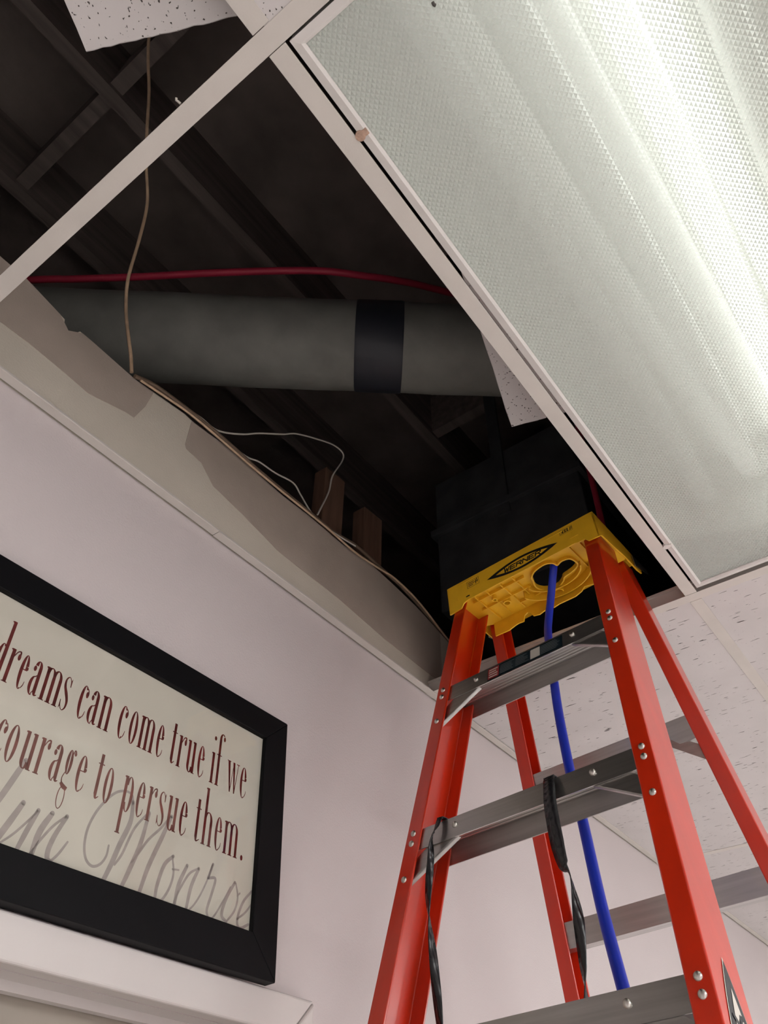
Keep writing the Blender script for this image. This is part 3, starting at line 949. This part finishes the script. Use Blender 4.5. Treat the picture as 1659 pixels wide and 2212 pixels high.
CT0 = -.2068                                     # top of the front skirt of the first step
for k in range(8):
    ct = CT0 - HS * k
    cb = ct - .0345
    half = W0 / 2 - KF * ct - .0050
    half2 = W0 / 2 - KF * cb - .0050
    mb = MB()
    b0 = bf(ct) + .0046
    dpt = .0715
    t = .0022
    # profile in (b, c): tread with a grooved underside between two skirts
    sl = TF * .0345
    prof = [(b0, ct), (b0 + dpt, ct), (b0 + dpt, cb), (b0 + dpt - t, cb), (b0 + dpt - t, ct - t)]
    nr = 9
    for q in range(nr):
        u = b0 + dpt - t - (dpt - 2 * t) * (q + .5) / nr
        prof += [(u + .0022, ct - t), (u + .0012, ct - t - .0013), (u - .0012, ct - t - .0013), (u - .0022, ct - t)]
    prof += [(b0 + t, ct - t), (b0 + t - sl, cb), (b0 - sl, cb)]
    def wid(c): return (W0 / 2 - KF * c) - .0050
    mb.loft([[lp(s_ * wid(c), b, c) for b, c in prof] for s_ in (-1, 1)])
    st = mb.build('step', 'alu', lad)
    # diagonal braces under the step
    for s_ in (-1, 1):
        # flat bar right behind the front skirt, with a narrow turned lip along its lower edge
        q = [(.0930, ct - .0330), (wid(ct - .0840) - .0015, ct - .0890), (wid(ct - .0600) - .0015, ct - .0600), (.1085 + .017 * k, ct - t - .0010)]
        q[0] = (q[0][0] + .017 * k, q[0][1])
        b1 = MB()
        fb = lambda c, d: b0 + TF * (c - ct) + .0026 + d
        b1.hexa([(s_ * a_, fb(c_, 0), c_ + HB) for a_, c_ in q], [(s_ * a_, fb(c_, .0022), c_ + HB) for a_, c_ in q])
        (a0_, c0_), (a1_, c1_) = q[0], q[1]
        b1.hexa([(s_ * a0_, fb(c0_, 0), c0_ + HB), (s_ * a1_, fb(c1_, 0), c1_ + HB), (s_ * a1_, fb(c1_, .009), c1_ + HB), (s_ * a0_, fb(c0_, .009), c0_ + HB)],
                [(s_ * (a0_ + .001), fb(c0_, 0), c0_ + .0018 + HB), (s_ * (a1_ + .001), fb(c1_, 0), c1_ + .0018 + HB), (s_ * (a1_ + .001), fb(c1_, .009), c1_ + .0018 + HB), (s_ * (a0_ + .001), fb(c0_, .009), c0_ + .0018 + HB)])
        b1.build('brace', 'alu', st)
        rivet(st, s_ * (.098 + .018 * k * .9), bf(ct - .015) + .0032, ct - .0145)
        for dc in (-.0060, -.0225, -.0780):
            c = ct + dc
            rivet(rails[s_], s_ * (W0 / 2 - KF * c - .0135), bf(c) - .0006, c)

# rear horizontals, two of them in view
for i, (ct, hh) in enumerate(((-.2815, .042), (-.5345, .040), (-.86, .040), (-1.19, .040), (-1.52, .040), (-1.85, .040), (-2.15, .040))):
    mb = MB()
    b0 = br(ct) + .0046
    wid = lambda c: RW / 2 - KR * c - .0046
    sl = TR * hh
    prof = [(b0, ct), (b0 + .022, ct), (b0 + .022, ct - .002), (b0 + .002, ct - .002), (b0 + .002 + sl, ct - hh + .002), (b0 + .022 + sl, ct - hh + .002), (b0 + .022 + sl, ct - hh), (b0 + sl, ct - hh)]
    mb.loft([[lp(s_ * wid(c), b, c) for b, c in prof] for s_ in (-1, 1)])
    hb = mb.build('rear_crossbar', 'alu', lad)
    if i == 0:
        for s_ in (-1, 1):
            b1 = MB()
            a0, a1 = wid(ct) - .070, wid(ct - .085) - .001
            zt_, zb = ct - hh + .012, ct - .098
            b1.hexa([(s_ * a0, br(zt_) + .0030, zt_ + HB + .014), (s_ * a0, br(zt_) + .0052, zt_ + HB + .014), (s_ * a1, br(zb) + .0064, zb + HB + .030), (s_ * a1, br(zb) + .0042, zb + HB + .030)],
                    [(s_ * a0, br(zt_) + .0030, zt_ + HB - .010), (s_ * a0, br(zt_) + .0052, zt_ + HB - .010), (s_ * a1, br(zb) + .0064, zb + HB), (s_ * a1, br(zb) + .0042, zb + HB)])
            b1.build('gusset', 'alu', hb)

# yellow top: skirts, plate with a ringed hole, ribs and bosses below
cap = MB()
HC, TC = .0700, .0030
hw = .1745
BD = .128
fronts = [(-hw - .001, .0010), (-.146, .0035), (-.139, .0130), (-.128, .0165), (.124, .0165), (.132, .0145), (.146, .0140), (.152, .0060), (hw + .001, .0040)]
def skirt(prof, at, n, tk, top=None):
    """prof: (s, lower edge); at(s, c) outer point; n inner offset"""
    for (s0, c0), (s1, c1) in zip(prof[:-1], prof[1:]):
        q = [at(s0, c0), at(s1, c1), at(s1, top or HC), at(s0, top or HC)]
        q = [Vector(x) for x in q]
        nn = Vector(n) * tk
        cap.hexa([lp(*x) for x in q], [lp(*(x + nn)) for x in q])
skirt(fronts, lambda s_, c: (s_ * (1 + .12 * 0), .0 - .004 - (.012 * (HC - c) * 0), c), (0, 1, 0), TC)
for s_ in (-1, 1):
    skirt([(-.004, .004), (.012, .0167), (.06, .022), (.118, .032), (.165, .030), (.190, .036)], lambda b, c: (s_ * (hw + .001), b, c), (-s_, 0, 0), TC)
# wavy inner back wall
back = [(-.146, .002), (-.112, .000), (-.098, .004), (-.088, .006), (-.074, .004), (-.070, .018), (-.062, .022), (-.055, .018), (-.050, .006), (-.036, .002), (-.020, .006), (.0, .002), (.012, .004), (.022, .004), (.050, .003), (.066, .008), (.074, .016), (.092, .012), (.112, .010), (.125, .012), (.146, .010)]
skirt(back, lambda s_, c: (s_, BD - (HC - c) * .06, c), (0, -1, 0), TC, .039)
# sunken plate with a keyhole shaped opening, and an open rim above it
hx, hy_ = .030, .063
HOLE = [(.0, .052), (.004, .040), (.018, .029), (.042, .025), (.055, .032), (.060, .044), (.0735, .0395), (.0875, .043), (.092, .056), (.091, .068), (.080, .076), (.066, .080), (.052, .083), (.045, .091), (.030, .100), (.012, .097), (.0, .088), (-.006, .072)]
def rim_pts(x0, x1, y0, y1, cx_, cy_, poly):
    out = []
    for x, y in poly:
        a = atan2(y - cy_, x - cx_)
        ca, sa = cos(a), sin(a)
        tx = ((x1 - cx_) / ca if ca > 1e-6 else ((x0 - cx_) / ca if ca < -1e-6 else 1e9))
        ty = ((y1 - cy_) / sa if sa > 1e-6 else ((y0 - cy_) / sa if sa < -1e-6 else 1e9))
        out.append((cx_ + ca * min(tx, ty), cy_ + sa * min(tx, ty)))
    return out
def dense(poly, k=4):
    return [(x0 + (x1 - x0) * i / k, y0 + (y1 - y0) * i / k) for (x0, y0), (x1, y1) in zip(poly, poly[1:] + poly[:1]) for i in range(k)]
hole = [(p.x, p.y) for p in spline([(x, y, 0) for x, y in HOLE + HOLE[:1]], 4)][:-1]
CP = .036
outer = rim_pts(-hw, hw, -.004, BD, hx, hy_, hole)
cap.loft([[lp(x, y, CP) for x, y in outer], [lp(x, y, CP) for x, y in hole]], cap=False)
cap.loft([[lp(x, y, CP + TC) for x, y in outer], [lp(x, y, CP + TC) for x, y in hole]], cap=False)
def grow(q, d):
    out = []
    for i, (x, y) in enumerate(q):
        t = Vector((q[(i + 1) % len(q)][0] - q[i - 1][0], q[(i + 1) % len(q)][1] - q[i - 1][1])).normalized()
        out.append((x + t.y * d, y - t.x * d))
    return out
og = grow(hole, .0034)
cap.loft([[lp(x, y, CP + TC) for x, y in hole], [lp(x, y, CP - .0075) for x, y in hole], [lp(x, y, CP - .0075) for x, y in og], [lp(x, y, CP) for x, y in og]], cap=False)
topo = [(hx - .017 + (x - hx) * 1.3, hy_ + .040 + (y - hy_) * 1.2) for x, y in hole]
outer = rim_pts(-hw, hw, -.004, .192, hx - .017, hy_ + .040, topo)
for z in (HC, HC - TC):
    cap.loft([[lp(x, y, z) for x, y in outer], [lp(x, y, z) for x, y in topo]], cap=False)
cap.loft([[lp(x, y, HC) for x, y in topo], [lp(x, y, HC - TC) for x, y in topo]], cap=False)
cap_o = cap.build('cap', 'yellow', lad, bevel=.0008, seg=2)
rb = MB()
for x in (-.122, -.094, -.060, -.030, .104, .126):
    rb.box(x - .0011, x + .0011, .0005 if x > 0 else .012, BD - .014, CP - .006 + HB, CP + HB)
for y, x0, x1 in ((.030, -.135, -.010), (.062, -.135, -.014), (.094, -.060, -.010)):
    rb.box(x0, x1, y - .0011, y + .0011, CP - .007 + HB, CP + HB)
# sweeping curved ribs round the opening towards the back
for r0, dz, a0, n in ((.052, .012, 15, 17), (.070, .020, 25, 15)):
    pts = [(hx + .010 + r0 * 1.15 * cos(radians(a0 + i * 10)), hy_ - .006 + r0 * .86 * sin(radians(a0 + i * 10))) for i in range(n)]
    for (xa, ya), (xb_, yb) in zip(pts[:-1], pts[1:]):
        d = Vector((yb - ya, xa - xb_)).normalized() * .0012
        rb.hexa([lp(xa - d.x, ya - d.y, CP - dz), lp(xb_ - d.x, yb - d.y, CP - dz), lp(xb_ + d.x, yb + d.y, CP - dz), lp(xa + d.x, ya + d.y, CP - dz)],
                [lp(xa - d.x, ya - d.y, CP), lp(xb_ - d.x, yb - d.y, CP), lp(xb_ + d.x, yb + d.y, CP), lp(xa + d.x, ya + d.y, CP)])
o = rb.build('ribs', 'yellow', cap_o); o['label'] = 'moulded ribs under the top plate'; o['kind'] = 'stuff'
for x, y, r in ((-.092, .044, .0060), (-.078, .070, .0085), (.022, .112, .0110)):
    bs = MB()
    n = 20
    ro = lambda q, z: [lp(x + q * cos(2 * pi * i / n), y + q * sin(2 * pi * i / n), z) for i in range(n)]
    zb_ = CP - .012
    bs.loft([ro(r, CP), ro(r, zb_), ro(r - .0026, zb_), ro(r - .0026, CP)], smooth=False, cap=False)
    bs.build('tool_holder', 'yellow', cap_o)
# raised ridges on the front skirt
for x0, x1, c in ((-.148, -.098, .0635), (.060, .108, .0610), (.118, .136, .0330), (-.155, -.150, .030)):
    MB().box(x0, x1, -.0052, -.0036, c - .0014 + HB, c + .0014 + HB).build('ridge', 'yellow', cap_o, bevel=.0006)


# printing on the front skirt
class Print:
    """flat print on a plane given by origin, right and up"""
    def __init__(s, o, r, u):
        s.o, s.r, s.u, s.mb = Vector(o), Vector(r), Vector(u), MB()

    def P(s, x, z): return s.o + s.r * x + s.u * z

    def poly(s, pts): s.mb.add([s.P(*q) for q in pts], [tuple(range(len(pts)))])

    def rect(s, x0, x1, z0, z1): s.poly([(x0, z0), (x1, z0), (x1, z1), (x0, z1)])

    def box_outline(s, x0, x1, z0, z1, t):
        s.rect(x0, x1, z0, z0 + t); s.rect(x0, x1, z1 - t, z1); s.rect(x0, x0 + t, z0, z1); s.rect(x1 - t, x1, z0, z1)

    def vesica(s, L, H, L2, H2, n=24):
        """pointed oval band between two pointed ovals"""
        f = lambda l, h, t: [(-l + 2 * l * i / n, h * (1 - (abs(-1 + 2 * i / n)) ** 1.9) * t) for i in range(n + 1)]
        for t in (1, -1):
            A, B = f(L, H, t), f(L2, H2, t)
            for i in range(n):
                s.poly([A[i], A[i + 1], B[i + 1], B[i]])

    def oval(s, L, H, n=24):
        up = [(-L + 2 * L * i / n, H * (1 - (abs(-1 + 2 * i / n)) ** 1.9)) for i in range(n + 1)]
        for i in range(n):
            a, b = up[i], up[i + 1]
            s.poly([(a[0], -a[1]), (b[0], -b[1]), b, a])

    def text(s, txt, x0, z0, w, h, t, shear=.0):
        """block capitals from strokes on a 4 x 6 grid"""
        F = {'W': ['M0,6 1,0 2,4.5 3,0 4,6'], 'E': ['M4,6 0,6 0,0 4,0', 'M0,3 3.2,3'], 'R': ['M0,0 0,6 3.2,6 4,5.2 4,3.8 3.2,3 0,3', 'M2,3 4,0'], 'N': ['M0,0 0,6 4,0 4,6'],
             '3': ['M0,6 4,6 4,3 1,3', 'M4,3 4,0 0,0'], '0': ['M0,0 0,6 4,6 4,0 0,0'], 'L': ['M0,6 0,0 3.6,0'], 'B': ['M0,0 0,6 3.4,6 4,5 3.4,3 0,3', 'M3.4,3 4,2 3.4,0 0,0'], 'S': ['M4,6 0,6 0,3 4,3 4,0 0,0']}
        adv = w / len(txt)
        sx, sz = adv * .76 / 4, h / 6
        for k, ch in enumerate(txt):
            for path in F[ch]:
                q = [tuple(float(v) for v in c.split(',')) for c in path[1:].split(' ')]
                q = [(x0 + k * adv + x * sx + z * sz * shear, z0 + z * sz) for x, z in q]
                for (ax, az), (bx_, bz) in zip(q[:-1], q[1:]):
                    d = Vector((bx_ - ax, bz - az))
                    if d.length == 0: continue
                    d.normalize()
                    e = d * t * .45
                    nx, nz = -d.y * t / 2, d.x * t / 2
                    s.poly([(ax - e.x + nx, az - e.y + nz), (bx_ + e.x + nx, bz + e.y + nz), (bx_ + e.x - nx, bz + e.y - nz), (ax - e.x - nx, az - e.y - nz)])


pr = Print(lp(.0075, -.0043, .0392), (1, 0, 0), (0, 0, 1))
pr.vesica(.0840, .0152, .0620, .0100)
pr.text('WERNER', -.0425, -.0046, .0890, .0092, .0026, .30)
lg = pr.mb.build('logo', 'ink', cap_o); lg['label'] = 'black pointed oval emblem with the maker name in block capitals'
pr = Print(lp(.100, -.0043, .0510), (1, 0, 0), (0, 0, 1))
pr.box_outline(0, .0290, 0, .0125, .0005)
pr.text('300LB', .0022, .0030, .0255, .0066, .0011, .2)
pr.mb.build('printed_mark', 'ink', cap_o)['label'] = 'small boxed load rating'
pr = Print(lp(-.1250, -.0043, .0430), (1, 0, 0), (0, 0, 1))
pr.box_outline(0, .030, 0, .0180, .0006)
for z in (.004, .008, .012):
    pr.rect(.003, .0150 + .003 * (z > .005), z, z + .0016)
pr.rect(.021, .0225, .003, .015); pr.rect(.0245, .0262, .006, .0165); pr.rect(.018, .028, .0085, .0098)
pr.mb.build('printed_mark', 'ink', cap_o)['label'] = 'small boxed warning print'
pr = Print(lp(-.131, -.0043, .0235), (1, 0, 0), (0, 0, 1)); pr.rect(0, .009, 0, .0028)
pr.mb.build('printed_mark', 'ink', cap_o)
# pivot brackets at the back of the top
for s_ in (-1, 1):
    mb = MB()
    mb.hexa([lp(s_ * .1765, .150, .030), lp(s_ * .1765, .222, .052), lp(s_ * .1765, .218, .062), lp(s_ * .1765, .150, .058)], [lp(s_ * .1795, .150, .030), lp(s_ * .1795, .222, .052), lp(s_ * .1795, .218, .062), lp(s_ * .1795, .150, .058)])
    mb.build('pivot_bracket', 'alu', cap_o, bevel=.0008)

# label on the first step's front skirt
steps = [o for o in lad.children if o.name.startswith('step')]
st1 = steps[0]
upv = Vector((0, TF, 1)).normalized()
pr = Print(lp(-.0730, bf(CT0) + .0046 - .0006 - TF * .0318, CT0 - .0318), (1, 0, 0), upv)
pr.rect(0, .1520, 0, .0290); pr.mb.build('sticker', 'navy', st1)['label'] = 'dark teal printed safety sticker'
o_ = lambda dx: lp(-.0730 + dx, bf(CT0) + .0046 - .0012 - TF * .0318, CT0 - .0318)
pr = Print(o_(0), (1, 0, 0), upv); pr.rect(.0010, .0240, .0012, .0278); pr.mb.build('sticker_field', 'red_label', st1)
pr = Print(o_(0), (1, 0, 0), upv); pr.rect(.0890, .1080, .0030, .0265); pr.mb.build('sticker_field', 'pale', st1)
pr = Print(lp(-.0730, bf(CT0) + .0046 - .0016 - TF * .0318, CT0 - .0318), (1, 0, 0), upv)
for r in range(4):
    z = .0045 + r * .0058
    pr.rect(.0035, .0215 - (r == 2) * .003, z, z + .0026)
pr.mb.build('sticker_text', 'pale', st1)['kind'] = 'stuff'
pr = Print(lp(-.0730, bf(CT0) + .0046 - .0016 - TF * .0318, CT0 - .0318), (1, 0, 0), upv)
rnd = random.Random(3)
for x0, x1 in ((.0265, .0570), (.0590, .0865), (.1100, .1490)):
    for r in range(6):
        z = .0040 + r * .0039
        pr.rect(x0, x1 - rnd.uniform(0, .010), z, z + .0011)
pr.mb.build('sticker_text', 'dim', st1)['kind'] = 'stuff'

# emblem on the outer web of the right front rail, running down the rail
dn_ = Vector((KF, -TF, -1)).normalized()         # down along the rail, on the web
bk = Vector((0, 1, 0)); bk = (bk - dn_ * bk.dot(dn_)).normalized()
c0 = -.905
og_ = Vector(lp(W0 / 2 - KF * c0 + .0004, bf(c0) + .039, c0))
nrm_ = dn_.cross(bk).normalized()
if nrm_.x < 0: nrm_ = -nrm_
EL = .150
pr = Print(og_ + nrm_ * .0003, -dn_, bk); pr.oval(EL, .0315); pr.mb.build('emblem', 'pale', rails[1])['label'] = 'pointed oval maker emblem on the outer face'
pr = Print(og_ + nrm_ * .0007, -dn_, bk); pr.oval(EL * .975, .0295); pr.mb.build('emblem_field', 'ink', rails[1])
pr = Print(og_ + nrm_ * .0011, -dn_, bk); pr.oval(EL * .79, .0215); pr.mb.build('emblem_field', 'pale', rails[1])
pr = Print(og_ + nrm_ * .0015, -dn_, bk); pr.text('WERNER', -.092, -.0125, .186, .025, .0050, .30); pr.mb.build('emblem_text', 'ink', rails[1])

# ---------------------------------------------------------------- hose and straps on the ladder
LM = lad.matrix_world.copy()
def lw(a, b, c): return LM @ Vector(lp(a, b, c))


hose = [(.0530, .054, .058), (.0410, .062, .036), (.0155, .080, -.0055), (.0, .084, -.0443), (-.0072, .0771, -.0882), (.0037, .0383, -.1886), (.0117, .005, -.294), (.0264, -.0337, -.4163), (.0359, -.0535, -.479), (.045, -.0692, -.5286), (.0631, -.1088, -.6539), (.081, -.1394, -.7504), (.0892, -.1521, -.7908), (.108, -.20, -.95), (.125, -.27, -1.2), (.135, -.35, -1.5)]
o = MB().tube(spline([lw(*p) for p in hose], 8), .0078, 14).build('blue_hose', 'blue')
tag(o, 'blue hose hanging through the hole of the yellow ladder top behind the steps', 'hose')


def ribbon(name, pts, widths, turns, label, crumple=.0):
    P = spline([lw(*p) for p in pts], 10)
    m = len(P) - 1
    mb = MB()
    rings = []
    for i, p in enumerate(P):
        t = (P[min(i + 1, m)] - P[max(i - 1, 0)]).normalized()
        u = i / m
        q = u * (len(widths) - 1); k = min(int(q), len(widths) - 2)
        wv = widths[k] + (widths[k + 1] - widths[k]) * (q - k)
        q = u * (len(turns) - 1); k = min(int(q), len(turns) - 2)
        an = turns[k] + (turns[k + 1] - turns[k]) * (q - k)
        a0 = (ua - t * ua.dot(t)).normalized(); b0 = t.cross(a0)
        d = a0 * cos(an) + b0 * sin(an); e = t.cross(d)
        th = .0007
        cr = crumple * sin(i * 1.7) * wv
        rings.append([p + d * wv / 2 + e * th, p + e * (th + cr), p - d * wv / 2 + e * th, p - d * wv / 2 - e * th, p + e * (cr - th), p + d * wv / 2 - e * th])
    mb.loft(rings)
    o = mb.build(name, 'strap')
    for pz in o.data.polygons: pz.use_smooth = True
    tag(o, label, 'strap')
    return o


ribbon('black_strap', [(-.1385, -.085, -.489), (-.1385, -.150, -.4895), (-.1392, -.1585, -.4925), (-.1399, -.1665, -.506), (-.1449, -.174, -.5236), (-.1496, -.175, -.5552), (-.1581, -.176, -.6093), (-.1565, -.176, -.6734), (-.1537, -.176, -.7533), (-.152, -.176, -.83), (-.151, -.176, -.90)],
       [.010, .010, .010, .0095, .010, .010, .0125, .0115, .013, .009, .012], [0, 0, 0, .2, 1.0, 2.3, 3.6, 5.2, 6.6, 8.2, 9.6],
       'narrow twisted black strip hanging from the left end of the second step', .10)
ribbon('black_strap', [(.050, -.085, -.4905), (.0500, -.150, -.4915), (.0505, -.1595, -.4955), (.0526, -.1690, -.515), (.0521, -.1745, -.5425), (.0524, -.176, -.5885), (.0550, -.176, -.6171), (.0606, -.176, -.6282), (.0620, -.176, -.6479), (.0608, -.176, -.6846), (.055, -.176, -.7327), (.0501, -.176, -.7766), (.048, -.176, -.84)],
       [.016, .016, .017, .0185, .020, .0225, .017, .004, .0075, .0135, .012, .010, .009], [0, 0, 0, .0, .1, .25, .3, .9, 1.6, 2.8, 3.6, 5.0, 6.5],
       'wide black strip tapering to a twist, hanging from the middle of the second step', .05)
